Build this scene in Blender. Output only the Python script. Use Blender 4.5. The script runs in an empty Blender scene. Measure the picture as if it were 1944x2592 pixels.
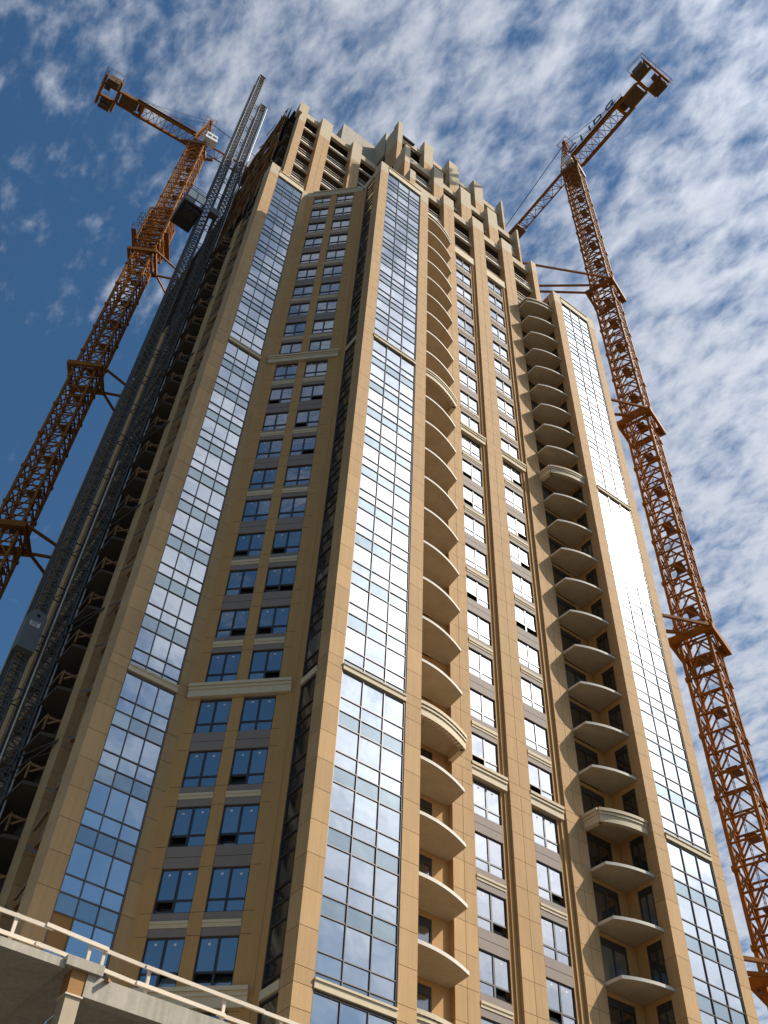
import bpy, math, random
from mathutils import Vector, Matrix

random.seed(11)
scene = bpy.context.scene
R = math.radians

# ------------------------------------------------------------------ camera, sky, sun, exposure
Z0 = 18.5                                   # heights below are written from the lowest cream band, 18.5 m above ground
CAM = Vector((-18.442, -30.936, -16.854 + Z0))
cam_d = bpy.data.cameras.new('camera'); cam = bpy.data.objects.new('camera', cam_d)
scene.collection.objects.link(cam); scene.camera = cam
cam.location = CAM
cam.rotation_euler = (2.4454, -0.0392, -0.6454)
cam_d.sensor_fit = 'VERTICAL'; cam_d.sensor_height = 36.0; cam_d.lens = 36.0 * 2575.3 / 2592
cam_d.clip_start = 0.1; cam_d.clip_end = 6000

SUN = Vector((0.549, -0.408, 0.729)).normalized()      # direction towards the sun
sun_el = math.asin(SUN.z); sun_az = math.atan2(SUN.x, SUN.y)
sd = bpy.data.lights.new('sun', 'SUN'); sd.energy = 5.0; sd.angle = R(0.53); sd.color = (1.0, 0.925, 0.81)
sun = bpy.data.objects.new('sun', sd); scene.collection.objects.link(sun)
sun.rotation_euler = (-SUN).to_track_quat('-Z', 'Y').to_euler(); sun.location = (60, -60, 150)

scene.view_settings.view_transform = 'Standard'; scene.view_settings.look = 'None'
scene.view_settings.exposure = 0.24; scene.view_settings.gamma = 1.0
scene.view_settings.use_curve_mapping = False

world = bpy.data.worlds.new('World'); scene.world = world; world.use_nodes = True
def build_world():
    nt = world.node_tree; N = nt.nodes; L = nt.links; N.clear()
    out = N.new('ShaderNodeOutputWorld'); bg = N.new('ShaderNodeBackground')
    sky = N.new('ShaderNodeTexSky'); sky.sky_type = 'NISHITA'; sky.sun_disc = False
    sky.sun_elevation = sun_el; sky.sun_rotation = sun_az
    sky.altitude = 200; sky.air_density = 1.0; sky.dust_density = 0.35; sky.ozone_density = 1.0
    hsv = N.new('ShaderNodeHueSaturation'); hsv.inputs['Saturation'].default_value = 1.32
    hsv.inputs['Hue'].default_value = 0.495; hsv.inputs['Value'].default_value = 0.96
    L.new(sky.outputs[0], hsv.inputs['Color'])
    tc = N.new('ShaderNodeTexCoord'); sep = N.new('ShaderNodeSeparateXYZ'); L.new(tc.outputs['Generated'], sep.inputs[0])
    def m(op, a, b=None, c=None, clamp=False):
        n = N.new('ShaderNodeMath'); n.operation = op; n.use_clamp = clamp
        for i, v in enumerate((a, b, c)):
            if v is None: continue
            if isinstance(v, (int, float)): n.inputs[i].default_value = v
            else: L.new(v, n.inputs[i])
        return n.outputs[0]
    zc = m('ADD', m('MAXIMUM', sep.outputs[2], 0.0), 0.10)
    u = m('DIVIDE', sep.outputs[0], zc); v = m('DIVIDE', sep.outputs[1], zc)
    cmb = N.new('ShaderNodeCombineXYZ'); L.new(u, cmb.inputs[0]); L.new(v, cmb.inputs[1])
    def noise(scale, detail, rough, off, dist=0.0, stretch=(1, 1, 1), rot=0.0):
        mp = N.new('ShaderNodeMapping'); mp.inputs['Location'].default_value = off
        mp.inputs['Scale'].default_value = stretch; mp.inputs['Rotation'].default_value = (0, 0, rot)
        L.new(cmb.outputs[0], mp.inputs[0])
        n = N.new('ShaderNodeTexNoise'); n.inputs['Scale'].default_value = scale
        n.inputs['Detail'].default_value = detail; n.inputs['Roughness'].default_value = rough
        n.inputs['Distortion'].default_value = dist
        L.new(mp.outputs[0], n.inputs['Vector']); return n.outputs['Fac']
    big = noise(1.6, 2.0, 0.5, (3.1, 1.7, 0))                       # where the cloud field is dense
    puff = noise(30.0, 3.5, 0.55, (0.4, 2.2, 0), 0.2, (1, 0.62, 1), R(35))
    fine = noise(75.0, 6.0, 0.65, (5.0, 0.3, 0), 0.25, (1, 0.55, 1), R(35))
    mid = noise(6.5, 2.0, 0.5, (1.0, 7.7, 0), 0.15)
    # the field is an altocumulus sheet that ends in clear air towards one side
    w = m('SUBTRACT', v, m('MULTIPLY', u, 1.1))
    edge = m('MULTIPLY', m('SUBTRACT', 0.39, w), 1.1)
    edge2 = m('MULTIPLY', m('ADD', m('MULTIPLY_ADD', u, 0.8, v), 0.78), 0.8)
    edge = m('MINIMUM', edge, edge2)
    edge = m('MINIMUM', m('MAXIMUM', edge, -0.40), m('MINIMUM', m('MULTIPLY_ADD', m('ABSOLUTE', u), 0.22, 0.085), 0.25))
    d = m('MULTIPLY', puff, 1.0)
    d = m('ADD', d, m('MULTIPLY', fine, 0.50))
    d = m('ADD', d, m('MULTIPLY', mid, 0.60))
    d = m('ADD', d, m('MULTIPLY', big, 0.35))
    d = m('ADD', d, edge)
    d = m('DIVIDE', m('SUBTRACT', d, 1.03), 0.64, clamp=True)
    # smoothstep, never fully opaque
    d2 = m('MULTIPLY', m('MULTIPLY', d, d), m('SUBTRACT', 3.0, m('MULTIPLY', d, 2.0)))
    # thin haze of cirrus everywhere in the sheet
    # forward scattering: cloud brighter around the sun
    vm = N.new('ShaderNodeVectorMath'); vm.operation = 'DOT_PRODUCT'; L.new(tc.outputs['Generated'], vm.inputs[0])
    vm.inputs[1].default_value = SUN
    cosg = m('MAXIMUM', vm.outputs['Value'], 0.0)
    fac = m('ADD', m('MULTIPLY', d2, 0.80), m('ADD', 0.02, m('MULTIPLY', m('POWER', cosg, 30.0), 0.20)))
    ph = m('ADD', 1.0, m('ADD', m('MULTIPLY', m('POWER', cosg, 8.0), 1.0), m('MULTIPLY', m('POWER', cosg, 32.0), 7.0)))
    shade = m('SUBTRACT', 1.06, m('MULTIPLY', d2, 0.12))
    lum = m('MULTIPLY', m('MULTIPLY', ph, shade), 7.6)
    cc = N.new('ShaderNodeCombineColor')
    L.new(m('MULTIPLY', lum, 0.93), cc.inputs[0]); L.new(m('MULTIPLY', lum, 0.965), cc.inputs[1]); L.new(m('MULTIPLY', lum, 1.05), cc.inputs[2])
    mix = N.new('ShaderNodeMix'); mix.data_type = 'RGBA'
    L.new(fac, mix.inputs[0]); L.new(hsv.outputs[0], mix.inputs[6]); L.new(cc.outputs[0], mix.inputs[7])
    L.new(mix.outputs[2], bg.inputs['Color']); bg.inputs['Strength'].default_value = 0.09
    L.new(bg.outputs[0], out.inputs[0])
build_world()

# ------------------------------------------------------------------ materials
MATS = {}
def mat(name, base, rough=0.8, metal=0.0, var=0.06, nscale=3.0, bump=0.0, bscale=30.0, streak=0.0, objvar=0.05, spec=0.5, stretch=(1, 1, 1)):
    ma = bpy.data.materials.new(name); ma.use_nodes = True; MATS[name] = ma
    nt = ma.node_tree; N = nt.nodes; L = nt.links; b = N['Principled BSDF']
    b.inputs['Roughness'].default_value = rough; b.inputs['Metallic'].default_value = metal
    b.inputs['Specular IOR Level'].default_value = spec
    geo = N.new('ShaderNodeNewGeometry'); oi = N.new('ShaderNodeObjectInfo')
    mp = N.new('ShaderNodeMapping'); mp.inputs['Scale'].default_value = stretch; L.new(geo.outputs['Position'], mp.inputs[0])
    n1 = N.new('ShaderNodeTexNoise'); n1.inputs['Scale'].default_value = nscale; n1.inputs['Detail'].default_value = 6; n1.inputs['Roughness'].default_value = 0.6
    L.new(mp.outputs[0], n1.inputs['Vector'])
    n2 = N.new('ShaderNodeTexNoise'); n2.inputs['Scale'].default_value = nscale * 9; n2.inputs['Detail'].default_value = 4
    L.new(mp.outputs[0], n2.inputs['Vector'])
    def m(op, a, bb):
        n = N.new('ShaderNodeMath'); n.operation = op
        for i, v in enumerate((a, bb)):
            if isinstance(v, (int, float)): n.inputs[i].default_value = v
            else: L.new(v, n.inputs[i])
        return n.outputs[0]
    val = m('ADD', m('MULTIPLY', m('SUBTRACT', n1.outputs['Fac'], 0.5), var * 4), 1.0)
    val = m('ADD', val, m('MULTIPLY', m('SUBTRACT', n2.outputs['Fac'], 0.5), var * 2))
    val = m('ADD', val, m('MULTIPLY', m('SUBTRACT', oi.outputs['Random'], 0.5), objvar * 2))
    if streak > 0:
        mp2 = N.new('ShaderNodeMapping'); mp2.inputs['Scale'].default_value = (6, 6, 0.25); L.new(geo.outputs['Position'], mp2.inputs[0])
        n3 = N.new('ShaderNodeTexNoise'); n3.inputs['Scale'].default_value = 1.0; n3.inputs['Detail'].default_value = 5
        L.new(mp2.outputs[0], n3.inputs['Vector'])
        val = m('ADD', val, m('MULTIPLY', m('SUBTRACT', n3.outputs['Fac'], 0.5), streak * 4))
    rgb = N.new('ShaderNodeRGB'); rgb.outputs[0].default_value = (*base, 1)
    mx = N.new('ShaderNodeVectorMath'); mx.operation = 'SCALE'; L.new(rgb.outputs[0], mx.inputs[0]); L.new(val, mx.inputs['Scale'])
    L.new(mx.outputs[0], b.inputs['Base Color'])
    if bump > 0:
        bn = N.new('ShaderNodeTexNoise'); bn.inputs['Scale'].default_value = bscale; bn.inputs['Detail'].default_value = 5
        L.new(geo.outputs['Position'], bn.inputs['Vector'])
        bp = N.new('ShaderNodeBump'); bp.inputs['Strength'].default_value = bump; bp.inputs['Distance'].default_value = 0.02
        L.new(bn.outputs['Fac'], bp.inputs['Height']); L.new(bp.outputs[0], b.inputs['Normal'])
    return ma
def glass(name, refl, tint, body, rough=0.05):
    ma = bpy.data.materials.new(name); ma.use_nodes = True; MATS[name] = ma
    nt = ma.node_tree; N = nt.nodes; L = nt.links; b = N['Principled BSDF']; out = N['Material Output']
    b.inputs['Roughness'].default_value = 0.5; b.inputs['Base Color'].default_value = (*body, 1); b.inputs['Specular IOR Level'].default_value = 0.0
    oi = N.new('ShaderNodeObjectInfo'); geo = N.new('ShaderNodeNewGeometry')
    gl = N.new('ShaderNodeBsdfGlossy'); gl.inputs['Color'].default_value = (*tint, 1); gl.inputs['Roughness'].default_value = rough
    # slight roller-wave in the float glass
    nz = N.new('ShaderNodeTexNoise'); nz.inputs['Scale'].default_value = 1.1; nz.inputs['Detail'].default_value = 1.5
    L.new(geo.outputs['Position'], nz.inputs['Vector'])
    bp = N.new('ShaderNodeBump'); bp.inputs['Strength'].default_value = 0.05; bp.inputs['Distance'].default_value = 0.12
    L.new(nz.outputs['Fac'], bp.inputs['Height']); L.new(bp.outputs[0], gl.inputs['Normal'])
    ramp = N.new('ShaderNodeValToRGB'); ramp.color_ramp.interpolation = 'CONSTANT'; el = ramp.color_ramp.elements
    el[0].position = 0.0; el[0].color = (*body, 1); el[1].position = 0.55; el[1].color = (body[0] * 2.2, body[1] * 2.1, body[2] * 1.9, 1)
    for p_, k_ in ((0.78, 0.6), (0.90, 5.0), (0.965, 9.0)):
        e_ = el.new(p_); e_.color = (body[0] * k_ * 1.05, body[1] * k_, body[2] * k_ * 0.92, 1)
    L.new(oi.outputs['Random'], ramp.inputs[0]); L.new(ramp.outputs[0], b.inputs['Base Color'])
    fr = N.new('ShaderNodeFresnel'); fr.inputs['IOR'].default_value = 1.5
    ad = N.new('ShaderNodeMath'); ad.operation = 'MULTIPLY_ADD'; ad.use_clamp = True
    L.new(fr.outputs[0], ad.inputs[0]); ad.inputs[1].default_value = 1.0 - refl; ad.inputs[2].default_value = refl
    mix = N.new('ShaderNodeMixShader'); L.new(ad.outputs[0], mix.inputs[0]); L.new(b.outputs[0], mix.inputs[1]); L.new(gl.outputs[0], mix.inputs[2])
    L.new(mix.outputs[0], out.inputs[0])
    return ma

mat('stone', (0.47, 0.287, 0.125), 0.85, var=0.05, nscale=0.8, bump=0.15, bscale=60, streak=0.085, objvar=0.09)
mat('wall', (0.46, 0.255, 0.088), 0.85, var=0.05, nscale=0.8, bump=0.15, bscale=60, streak=0.06, objvar=0.03)
mat('joint', (0.10, 0.05, 0.022), 0.9, var=0.05)
mat('cream', (0.58, 0.47, 0.31), 0.8, var=0.04, nscale=2.0, streak=0.03)
mat('cream_wall', (0.47, 0.375, 0.245), 0.85, var=0.05, nscale=1.0, streak=0.05)
mat('concrete', (0.40, 0.35, 0.27), 0.85, var=0.13, nscale=1.2, bump=0.3, bscale=25, streak=0.16)
mat('soffit', (0.42, 0.335, 0.22), 0.9, var=0.14, nscale=1.1, bump=0.15, bscale=20)
mat('edge', (0.62, 0.57, 0.48), 0.8, var=0.06, nscale=2.0)
mat('spandrel', (0.235, 0.185, 0.152), 0.75, var=0.05, nscale=2.0, streak=0.03)
mat('frame', (0.030, 0.024, 0.022), 0.45, metal=0.0, var=0.05, spec=0.6)
mat('mullion', (0.12, 0.10, 0.092), 0.4, metal=0.25, var=0.05, spec=0.6)
mat('unlit_interior', (0.020, 0.017, 0.015), 0.9, var=0.1)  # near-black, the darkness of unlit rooms put into the colour
mat('sticker', (0.75, 0.75, 0.72), 0.6, var=0.02)
mat('plywood', (0.34, 0.16, 0.045), 0.8, var=0.08, nscale=3, stretch=(1, 1, 0.2))
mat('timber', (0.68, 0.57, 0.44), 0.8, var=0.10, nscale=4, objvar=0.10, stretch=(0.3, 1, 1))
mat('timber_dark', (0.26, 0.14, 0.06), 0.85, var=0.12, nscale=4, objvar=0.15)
mat('crane', (0.26, 0.092, 0.009), 0.65, var=0.16, nscale=2.0, objvar=0.12, spec=0.15)
mat('crane_dark', (0.16, 0.062, 0.009), 0.6, var=0.12, nscale=2.0)
mat('cab_white', (0.72, 0.72, 0.68), 0.5, var=0.04)
mat('ballast', (0.12, 0.06, 0.018), 0.85, var=0.2, nscale=2.5)
mat('blue_paint', (0.03, 0.07, 0.16), 0.5, var=0.05)
mat('cable', (0.035, 0.03, 0.028), 0.6, var=0.05)
mat('steel', (0.12, 0.112, 0.096), 0.5, metal=0.1, var=0.12, nscale=2.5)
mat('steel_dark', (0.045, 0.042, 0.036), 0.6, metal=0.0, var=0.12, nscale=2.5)
mat('galvanised', (0.42, 0.42, 0.40), 0.45, metal=0.5, var=0.08)
mat('cw_grey', (0.14, 0.15, 0.15), 0.6, var=0.06)
mat('shaded_concrete', (0.075, 0.058, 0.042), 0.9, var=0.15)  # bare concrete with the shade of deep open storeys put into its colour
mat('net', (0.020, 0.014, 0.010), 0.95, var=0.2)
mat('ground', (0.07, 0.065, 0.06), 0.9, var=0.12, nscale=0.3, bump=0.3, bscale=8)
glass('glass_bay', 0.52, (0.94, 0.96, 0.96), (0.018, 0.028, 0.034), 0.075)
glass('glass_spandrel', 0.34, (0.80, 0.90, 0.92), (0.05, 0.062, 0.06), 0.11)
glass('glass_window', 0.40, (0.96, 0.96, 0.96), (0.022, 0.025, 0.028), 0.06)
glass('glass_dark', 0.22, (0.9, 0.9, 0.85), (0.014, 0.015, 0.014), 0.09)

# ------------------------------------------------------------------ helpers
COL = scene.collection
BASE = {}                                                    # world position of each root
def empty(name, loc, label, cat, group=None):
    o = bpy.data.objects.new(name, None); COL.objects.link(o); o.location = loc
    o.empty_display_size = 0.5
    o['label'] = label; o['category'] = cat
    if group: o['group'] = group
    BASE[o] = Vector(loc); return o
def wpos(o):
    return BASE.get(o, Vector((0, 0, 0)))
BOXF = ((0, 3, 2, 1), (4, 5, 6, 7), (0, 1, 5, 4), (1, 2, 6, 5), (2, 3, 7, 6), (3, 0, 4, 7))
class MB:
    """collects boxes, bars and prisms in world space (heights are + Z0 unless raw)"""
    def __init__(s, M=None, raw=False):
        s.v = []; s.f = []; s.M = M; s.z = 0.0 if raw else Z0
    def _add(s, vs, fs):
        n = len(s.v)
        for p in vs:
            p = Vector(p)
            if s.M is not None: p = s.M @ p
            s.v.append((p.x, p.y, p.z + s.z))
        s.f += [tuple(i + n for i in f) for f in fs]
    def _add_ret(s, vs, fs): s._add(vs, fs); return s
    def box(s, x0, x1, y0, y1, z0, z1):
        s._add([(x0, y0, z0), (x1, y0, z0), (x1, y1, z0), (x0, y1, z0), (x0, y0, z1), (x1, y0, z1), (x1, y1, z1), (x0, y1, z1)], BOXF); return s
    def bar(s, a, b, w=0.08, h=None):
        a = Vector(a); b = Vector(b); h = h or w; d = (b - a)
        if d.length < 1e-6: return s
        d.normalize(); up = Vector((0, 0, 1)) if abs(d.z) < 0.95 else Vector((1, 0, 0))
        sx = d.cross(up).normalized() * (w / 2); sy = sx.cross(d).normalized() * (h / 2)
        s._add([a - sx - sy, a + sx - sy, a + sx + sy, a - sx + sy, b - sx - sy, b + sx - sy, b + sx + sy, b - sx + sy], BOXF); return s
    def tube(s, a, b, r, n=8):
        a = Vector(a); b = Vector(b); d = (b - a).normalized(); up = Vector((0, 0, 1)) if abs(d.z) < 0.95 else Vector((1, 0, 0))
        sx = d.cross(up).normalized(); sy = sx.cross(d).normalized(); vs = []
        for c in (a, b):
            for k in range(n):
                t = 2 * math.pi * k / n; vs.append(c + sx * (r * math.cos(t)) + sy * (r * math.sin(t)))
        fs = [(k, (k + 1) % n, n + (k + 1) % n, n + k) for k in range(n)] + [tuple(range(n))[::-1], tuple(range(n, 2 * n))]
        s._add(vs, fs); return s
    def prism(s, pts, z0, z1):
        n = len(pts); vs = [(x, y, z0) for x, y in pts] + [(x, y, z1) for x, y in pts]
        a = sum(pts[i][0] * pts[(i + 1) % n][1] - pts[(i + 1) % n][0] * pts[i][1] for i in range(n))
        idx = list(range(n)); 
        if a < 0: idx = idx[::-1]
        fs = [tuple(idx[::-1]), tuple(i + n for i in idx)] + [(idx[k], idx[(k + 1) % n], idx[(k + 1) % n] + n, idx[k] + n) for k in range(n)]
        s._add(vs, fs); return s
    def mesh(s, name, off=Vector((0, 0, 0))):
        me = bpy.data.meshes.new(name)
        me.from_pydata([(x - off.x, y - off.y, z - off.z) for x, y, z in s.v], [], s.f); me.update(); return me
    def build(s, name, m, parent=None, kind=None):
        """one mesh object; vertices relative to the root's base"""
        off = wpos(parent) if parent is not None else Vector((0, 0, 0))
        me = s.mesh(name, off); me.materials.append(MATS[m])
        o = bpy.data.objects.new(name, me); COL.objects.link(o)
        if parent is not None: o.parent = parent; BASE[o] = off
        if kind: o['kind'] = kind
        return o
SHARE = {}
def box_mesh(name, dx, dy, dz, m):
    k = (name, round(dx, 3), round(dy, 3), round(dz, 3), m)
    if k not in SHARE:
        b = MB(raw=True); b.box(-dx / 2, dx / 2, -dy / 2, dy / 2, -dz / 2, dz / 2); me = b.mesh(name); me.materials.append(MATS[m]); SHARE[k] = me
    return SHARE[k]
def put(name, me, parent, loc, rot=(0, 0, 0), base=None):
    """an object with shared mesh at a world position; BASE of a child is its root's (children have no own offset) unless base given"""
    o = bpy.data.objects.new(name, me); COL.objects.link(o); o.parent = parent
    o.location = Vector(loc) - (wpos(parent) if base is None else base); o.rotation_euler = rot
    return o
class Pieces:
    """alike pieces: the largest in view become objects, the rest are one joined part"""
    def __init__(s, name, limit=300): s.name = name; s.limit = limit; s.items = []
    def add(s, c, d, m, parent, rot=(0, 0, 0)):
        c = Vector((c[0], c[1], c[2] + Z0)); s.items.append((c, d, m, parent, rot))
    def flush(s, root, rest_name):
        def size(it):
            c, d = it[0], it[1]; a = sorted(d)[1:]; return a[0] * a[1] / (c - CAM).length_squared
        s.items.sort(key=size, reverse=True)
        for c, d, m, parent, rot in s.items[:s.limit]:
            put(s.name, box_mesh(s.name, *d, m), parent, c, rot)
        rest = s.items[s.limit:]
        bym = {}
        for it in rest: bym.setdefault(it[2], []).append(it)
        if not rest: return
        vs = []; fs = []; mi = []; ms = list(bym)
        for k, mm in enumerate(ms):
            for c, d, m_, parent, rot in bym[mm]:
                M = Matrix.Translation(c) @ Matrix.Rotation(rot[2], 4, 'Z') @ Matrix.Rotation(rot[0], 4, 'X')
                n = len(vs)
                for sx, sy, sz in ((-1, -1, -1), (1, -1, -1), (1, 1, -1), (-1, 1, -1), (-1, -1, 1), (1, -1, 1), (1, 1, 1), (-1, 1, 1)):
                    vs.append(tuple(M @ Vector((sx * d[0] / 2, sy * d[1] / 2, sz * d[2] / 2)) - wpos(root)))
                fs += [tuple(i + n for i in f) for f in BOXF]; mi += [k] * 6
        me = bpy.data.meshes.new(rest_name); me.from_pydata(vs, [], fs)
        for mm in ms: me.materials.append(MATS[mm])
        me.polygons.foreach_set('material_index', mi); me.update()
        o = bpy.data.objects.new(rest_name, me); COL.objects.link(o); o.parent = root; o['kind'] = 'stuff'

# ------------------------------------------------------------------ ground
g = MB(raw=True); S = 3000
g._add([(-S, -S, 0), (S, -S, 0), (S, S, 0), (-S, S, 0)], [(0, 1, 2, 3)])
go = g.build('ground', 'ground'); go['kind'] = 'structure'

# ================================================================== THE TOWER
tower = empty('residential_tower', (10, 15, 0), 'tall tan residential tower under construction with glass bays and curved balconies', 'building')
SECT = [(-12.0, 0.0, 4), (0.0, 15.0, 5), (15.0, 45.78, 10), (45.78, 75.78, 10)]     # between the cream bands: bottom, top, storeys
ROOF = 76.8
def joints():
    zs = [-18.5]
    for B, T, n in SECT:
        P = (T - B) / n; zs += [B, B + 0.62] + [B + 0.62 + P / 2 * k + (0.0) for k in range(1, 2 * n)]
    return sorted(set(round(z, 3) for z in zs)) + [75.1]
JZ = joints()
panels = Pieces('cladding_panel'); panes = Pieces('pane')
GAP = 0.022
def pilaster(x0, x1, y0, y1, ztop, split=False, cap=2.0, name='pilaster', zbot=-18.5, M=None, rot=0.0, capmat='cream_wall'):
    """core with the recessed joint colour, cladding panels proud of it, a bare cast cap on top"""
    b = MB(M); i = 0.02
    b.box(x0 + i, x1 - i, y0 + i, y1, zbot, ztop - cap)
    core = b.build(name, 'joint', tower)
    c = MB(M); c.box(x0, x1, y0, y1, ztop - cap, ztop); c.build('pilaster_cap', capmat, tower)
    zs = [z for z in JZ if zbot <= z < ztop - cap - 0.15]
    if zs[0] > zbot + 0.3: zs = [zbot] + zs
    z = zs[-1]
    while z + 1.55 < ztop - cap - 0.3: z += 1.5; zs.append(z)
    zs.append(ztop - cap)
    for a, d in zip(zs[:-1], zs[1:]):
        if d - a < 0.1: continue
        bandp = any(abs(a - B) < 0.05 for B, T, n in SECT)
        if split and not bandp:
            xm = (x0 + x1) / 2
            for p, q in ((x0, xm - GAP / 2), (xm + GAP / 2, x1)):
                panels.add(((p + q) / 2, (y0 + y1) / 2, (a + d) / 2), (q - p, y1 - y0, d - a - GAP), 'stone', core)
        else:
            panels.add(((x0 + x1) / 2, (y0 + y1) / 2, (a + d) / 2), (x1 - x0, y1 - y0, d - a - GAP), 'stone', core)
    return core
# solid near-black block standing in for the unlit floors behind the facades
core = MB()
core.prism([(-7.3, 7.25), (-3.6, 7.25), (0.55, 3.1), (0.55, 0.55), (5.1, 0.55), (5.1, 2.95), (22.1, 2.95), (22.1, 0.55), (26.7, 0.55), (26.7, 39.0), (-6.6, 39.0), (-6.6, 8.3), (-7.3, 8.3)], -18.5, 76.3)
core.build('unlit_core_block', 'unlit_interior', tower)
rf = MB(); rf.prism([(-7.9, 6.8), (-3.7, 6.8), (0.1, 3.0), (0.1, 0.15), (5.5, 0.15), (5.5, 2.4), (21.7, 2.4), (21.7, 0.15), (27.1, 0.15), (27.1, 39.4), (-7.0, 39.4), (-7.0, 8.2), (-7.9, 8.2)], 76.3, 76.6)
rf.build('roof_slab', 'concrete', tower)

def curtain_rows(B, T, n):
    P = (T - B) / n; rows = []
    for j in range(n):
        t = T - P * j; top = t - (0.08 if j == 0 else 0.16)
        bot = B + 0.40 if j == n - 1 else t - P - 0.16
        rows += [(top, t - 1.57, 'glass_bay'), (t - 1.57, t - 2.34, 'glass_bay'), (t - 2.34, bot, 'glass_spandrel')]
    return rows
def curtain(x0, x1, y, ply=None):
    cols = [x0 + (x1 - x0) * k / 3 for k in range(4)]
    for si, (B, T, n) in enumerate(SECT):
        fr = MB(); rows = curtain_rows(B, T, n); zb = rows[-1][1]; zt = rows[0][0]
        for k, x in enumerate(cols):
            w = 0.04; fr.box(x - w / 2 + (0.03 if k == 0 else 0) - (0.03 if k == 3 else 0), x + w / 2 + (0.03 if k == 0 else 0) - (0.03 if k == 3 else 0), y + 0.035, y + 0.22, zb, zt)
        zs = [r[0] for r in rows] + [rows[-1][1]]
        for z in zs:
            for k in range(3): fr.box(cols[k] + 0.03, cols[k + 1] - 0.03, y + 0.05, y + 0.2, z - 0.022, z + 0.022)
        f = fr.build('curtain_wall_frame', 'mullion', tower)
        for r, (zt_, zb_, m) in enumerate(rows):
            for k in range(3):
                mm = m
                if ply and si == 1 and (r, k) in ply: mm = 'plywood'
                tilt = (random.gauss(0, 0.004), 0, random.gauss(0, 0.004)) if mm != 'plywood' else (0, 0, 0)
                panes.add(((cols[k] + cols[k + 1]) / 2, y + 0.115, (zt_ + zb_) / 2), (cols[k + 1] - cols[k] - 0.02, 0.03, zt_ - zb_ - 0.02), mm, f, tilt)
        if si > 0:
            bnd = MB(); bnd.box(x0 + 0.01, x1 - 0.01, y - 0.05, y + 0.25, B + 0.02, B + 0.30); bnd.box(x0 + 0.01, x1 - 0.01, y - 0.10, y + 0.25, B + 0.30, B + 0.385)
            bnd.build('cream_band', 'cream', tower)
    cp = MB(); cp.box(x0 + 0.003, x1 - 0.003, y - 0.03, y + 0.5, 75.80, ROOF - 0.12); cp.box(x0 + 0.003, x1 - 0.003, y - 0.10, y + 0.6, ROOF - 0.12, ROOF)
    cp.build('coping', 'cream', tower)

# three glass bays
pilaster(0.0, 0.85, 0.0, 0.92, 77.1); pilaster(4.62, 5.55, 0.0, 1.0, 77.1)
curtain(0.86, 4.61, 0.0)
pilaster(21.62, 22.6, 0.0, 0.74, 77.1); pilaster(26.3, 27.15, 0.0, 1.0, 77.1)
curtain(22.61, 26.29, 0.0)
pilaster(-8.0, -7.08, 6.57, 8.0, 77.6); pilaster(-4.36, -3.78, 6.57, 7.2, 76.4, cap=0.9)
curtain(-7.07, -4.37, 6.57, ply=[(12, 0)])

# side of the centre bay: narrow glazed strip facing the re-entrant corner
wl = MB(); wl.box(0.0, 0.5, 2.25, 2.82, -18.5, 75.3); wl.build('side_wall', 'wall', tower)
cw = MB(); cw.box(0.0, 0.5, 0.93, 2.6, 75.3, 76.5); cw.build('parapet', 'cream_wall', tower)
for B, T, n in SECT:
    rows = curtain_rows(B, T, n); fr = MB()
    for y in (0.95, 2.22): fr.box(0.02, 0.2, y - 0.03, y + 0.03, rows[-1][1], rows[0][0])
    for z in [r[0] for r in rows] + [rows[-1][1]]: fr.box(0.03, 0.18, 0.98, 2.19, z - 0.035, z + 0.035)
    f = fr.build('side_strip_frame', 'frame', tower)
    for zt_, zb_, m in rows:
        put('side_pane', box_mesh('side_pane', 0.03, 1.25, round(zt_ - zb_ - 0.02, 3), 'glass_dark'), f, (0.10, 1.585, (zt_ + zb_) / 2 + Z0), (0, random.gauss(0, 0.003), random.gauss(0, 0.003)))
    if B > -5:
        bd = MB(); bd.box(-0.04, 0.2, 0.93, 2.24, B + 0.02, B + 0.38); bd.build('cream_band', 'cream', tower)

# ---- windows: a frame with four panes, shared by all of one width
WIN = {}
def window_protos(w):
    if w in WIN: return WIN[w]
    h = 2.0; t = 0.055; zt = h - 1.42
    fr = MB(raw=True)
    fr.box(-w / 2, -w / 2 + t, -0.04, 0.06, 0, h); fr.box(w / 2 - t, w / 2, -0.04, 0.06, 0, h)
    fr.box(-w / 2 + t, w / 2 - t, -0.04, 0.06, 0, t); fr.box(-w / 2 + t, w / 2 - t, -0.04, 0.06, h - t, h)
    fr.box(-0.05, 0.05, -0.038, 0.058, t, h - t)
    for sgn in (-1, 1):
        a, b = (0.05, w / 2 - t) if sgn > 0 else (-w / 2 + t, -0.05)
        fr.box(a, b, -0.036, 0.056, zt - 0.04, zt + 0.04)
    me = fr.mesh('window'); me.materials.append(MATS['frame'])
    pw = w / 2 - 0.05 - t
    up = box_mesh('pane', pw - 0.004, 0.02, h - t - zt - 0.044, 'glass_window'); lo = box_mesh('pane', pw - 0.004, 0.02, zt - t - 0.044, 'glass_window')
    st = MB(raw=True)
    WIN[w] = (me, up, lo, pw, h, t, zt); return WIN[w]
npane = [0]
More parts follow.
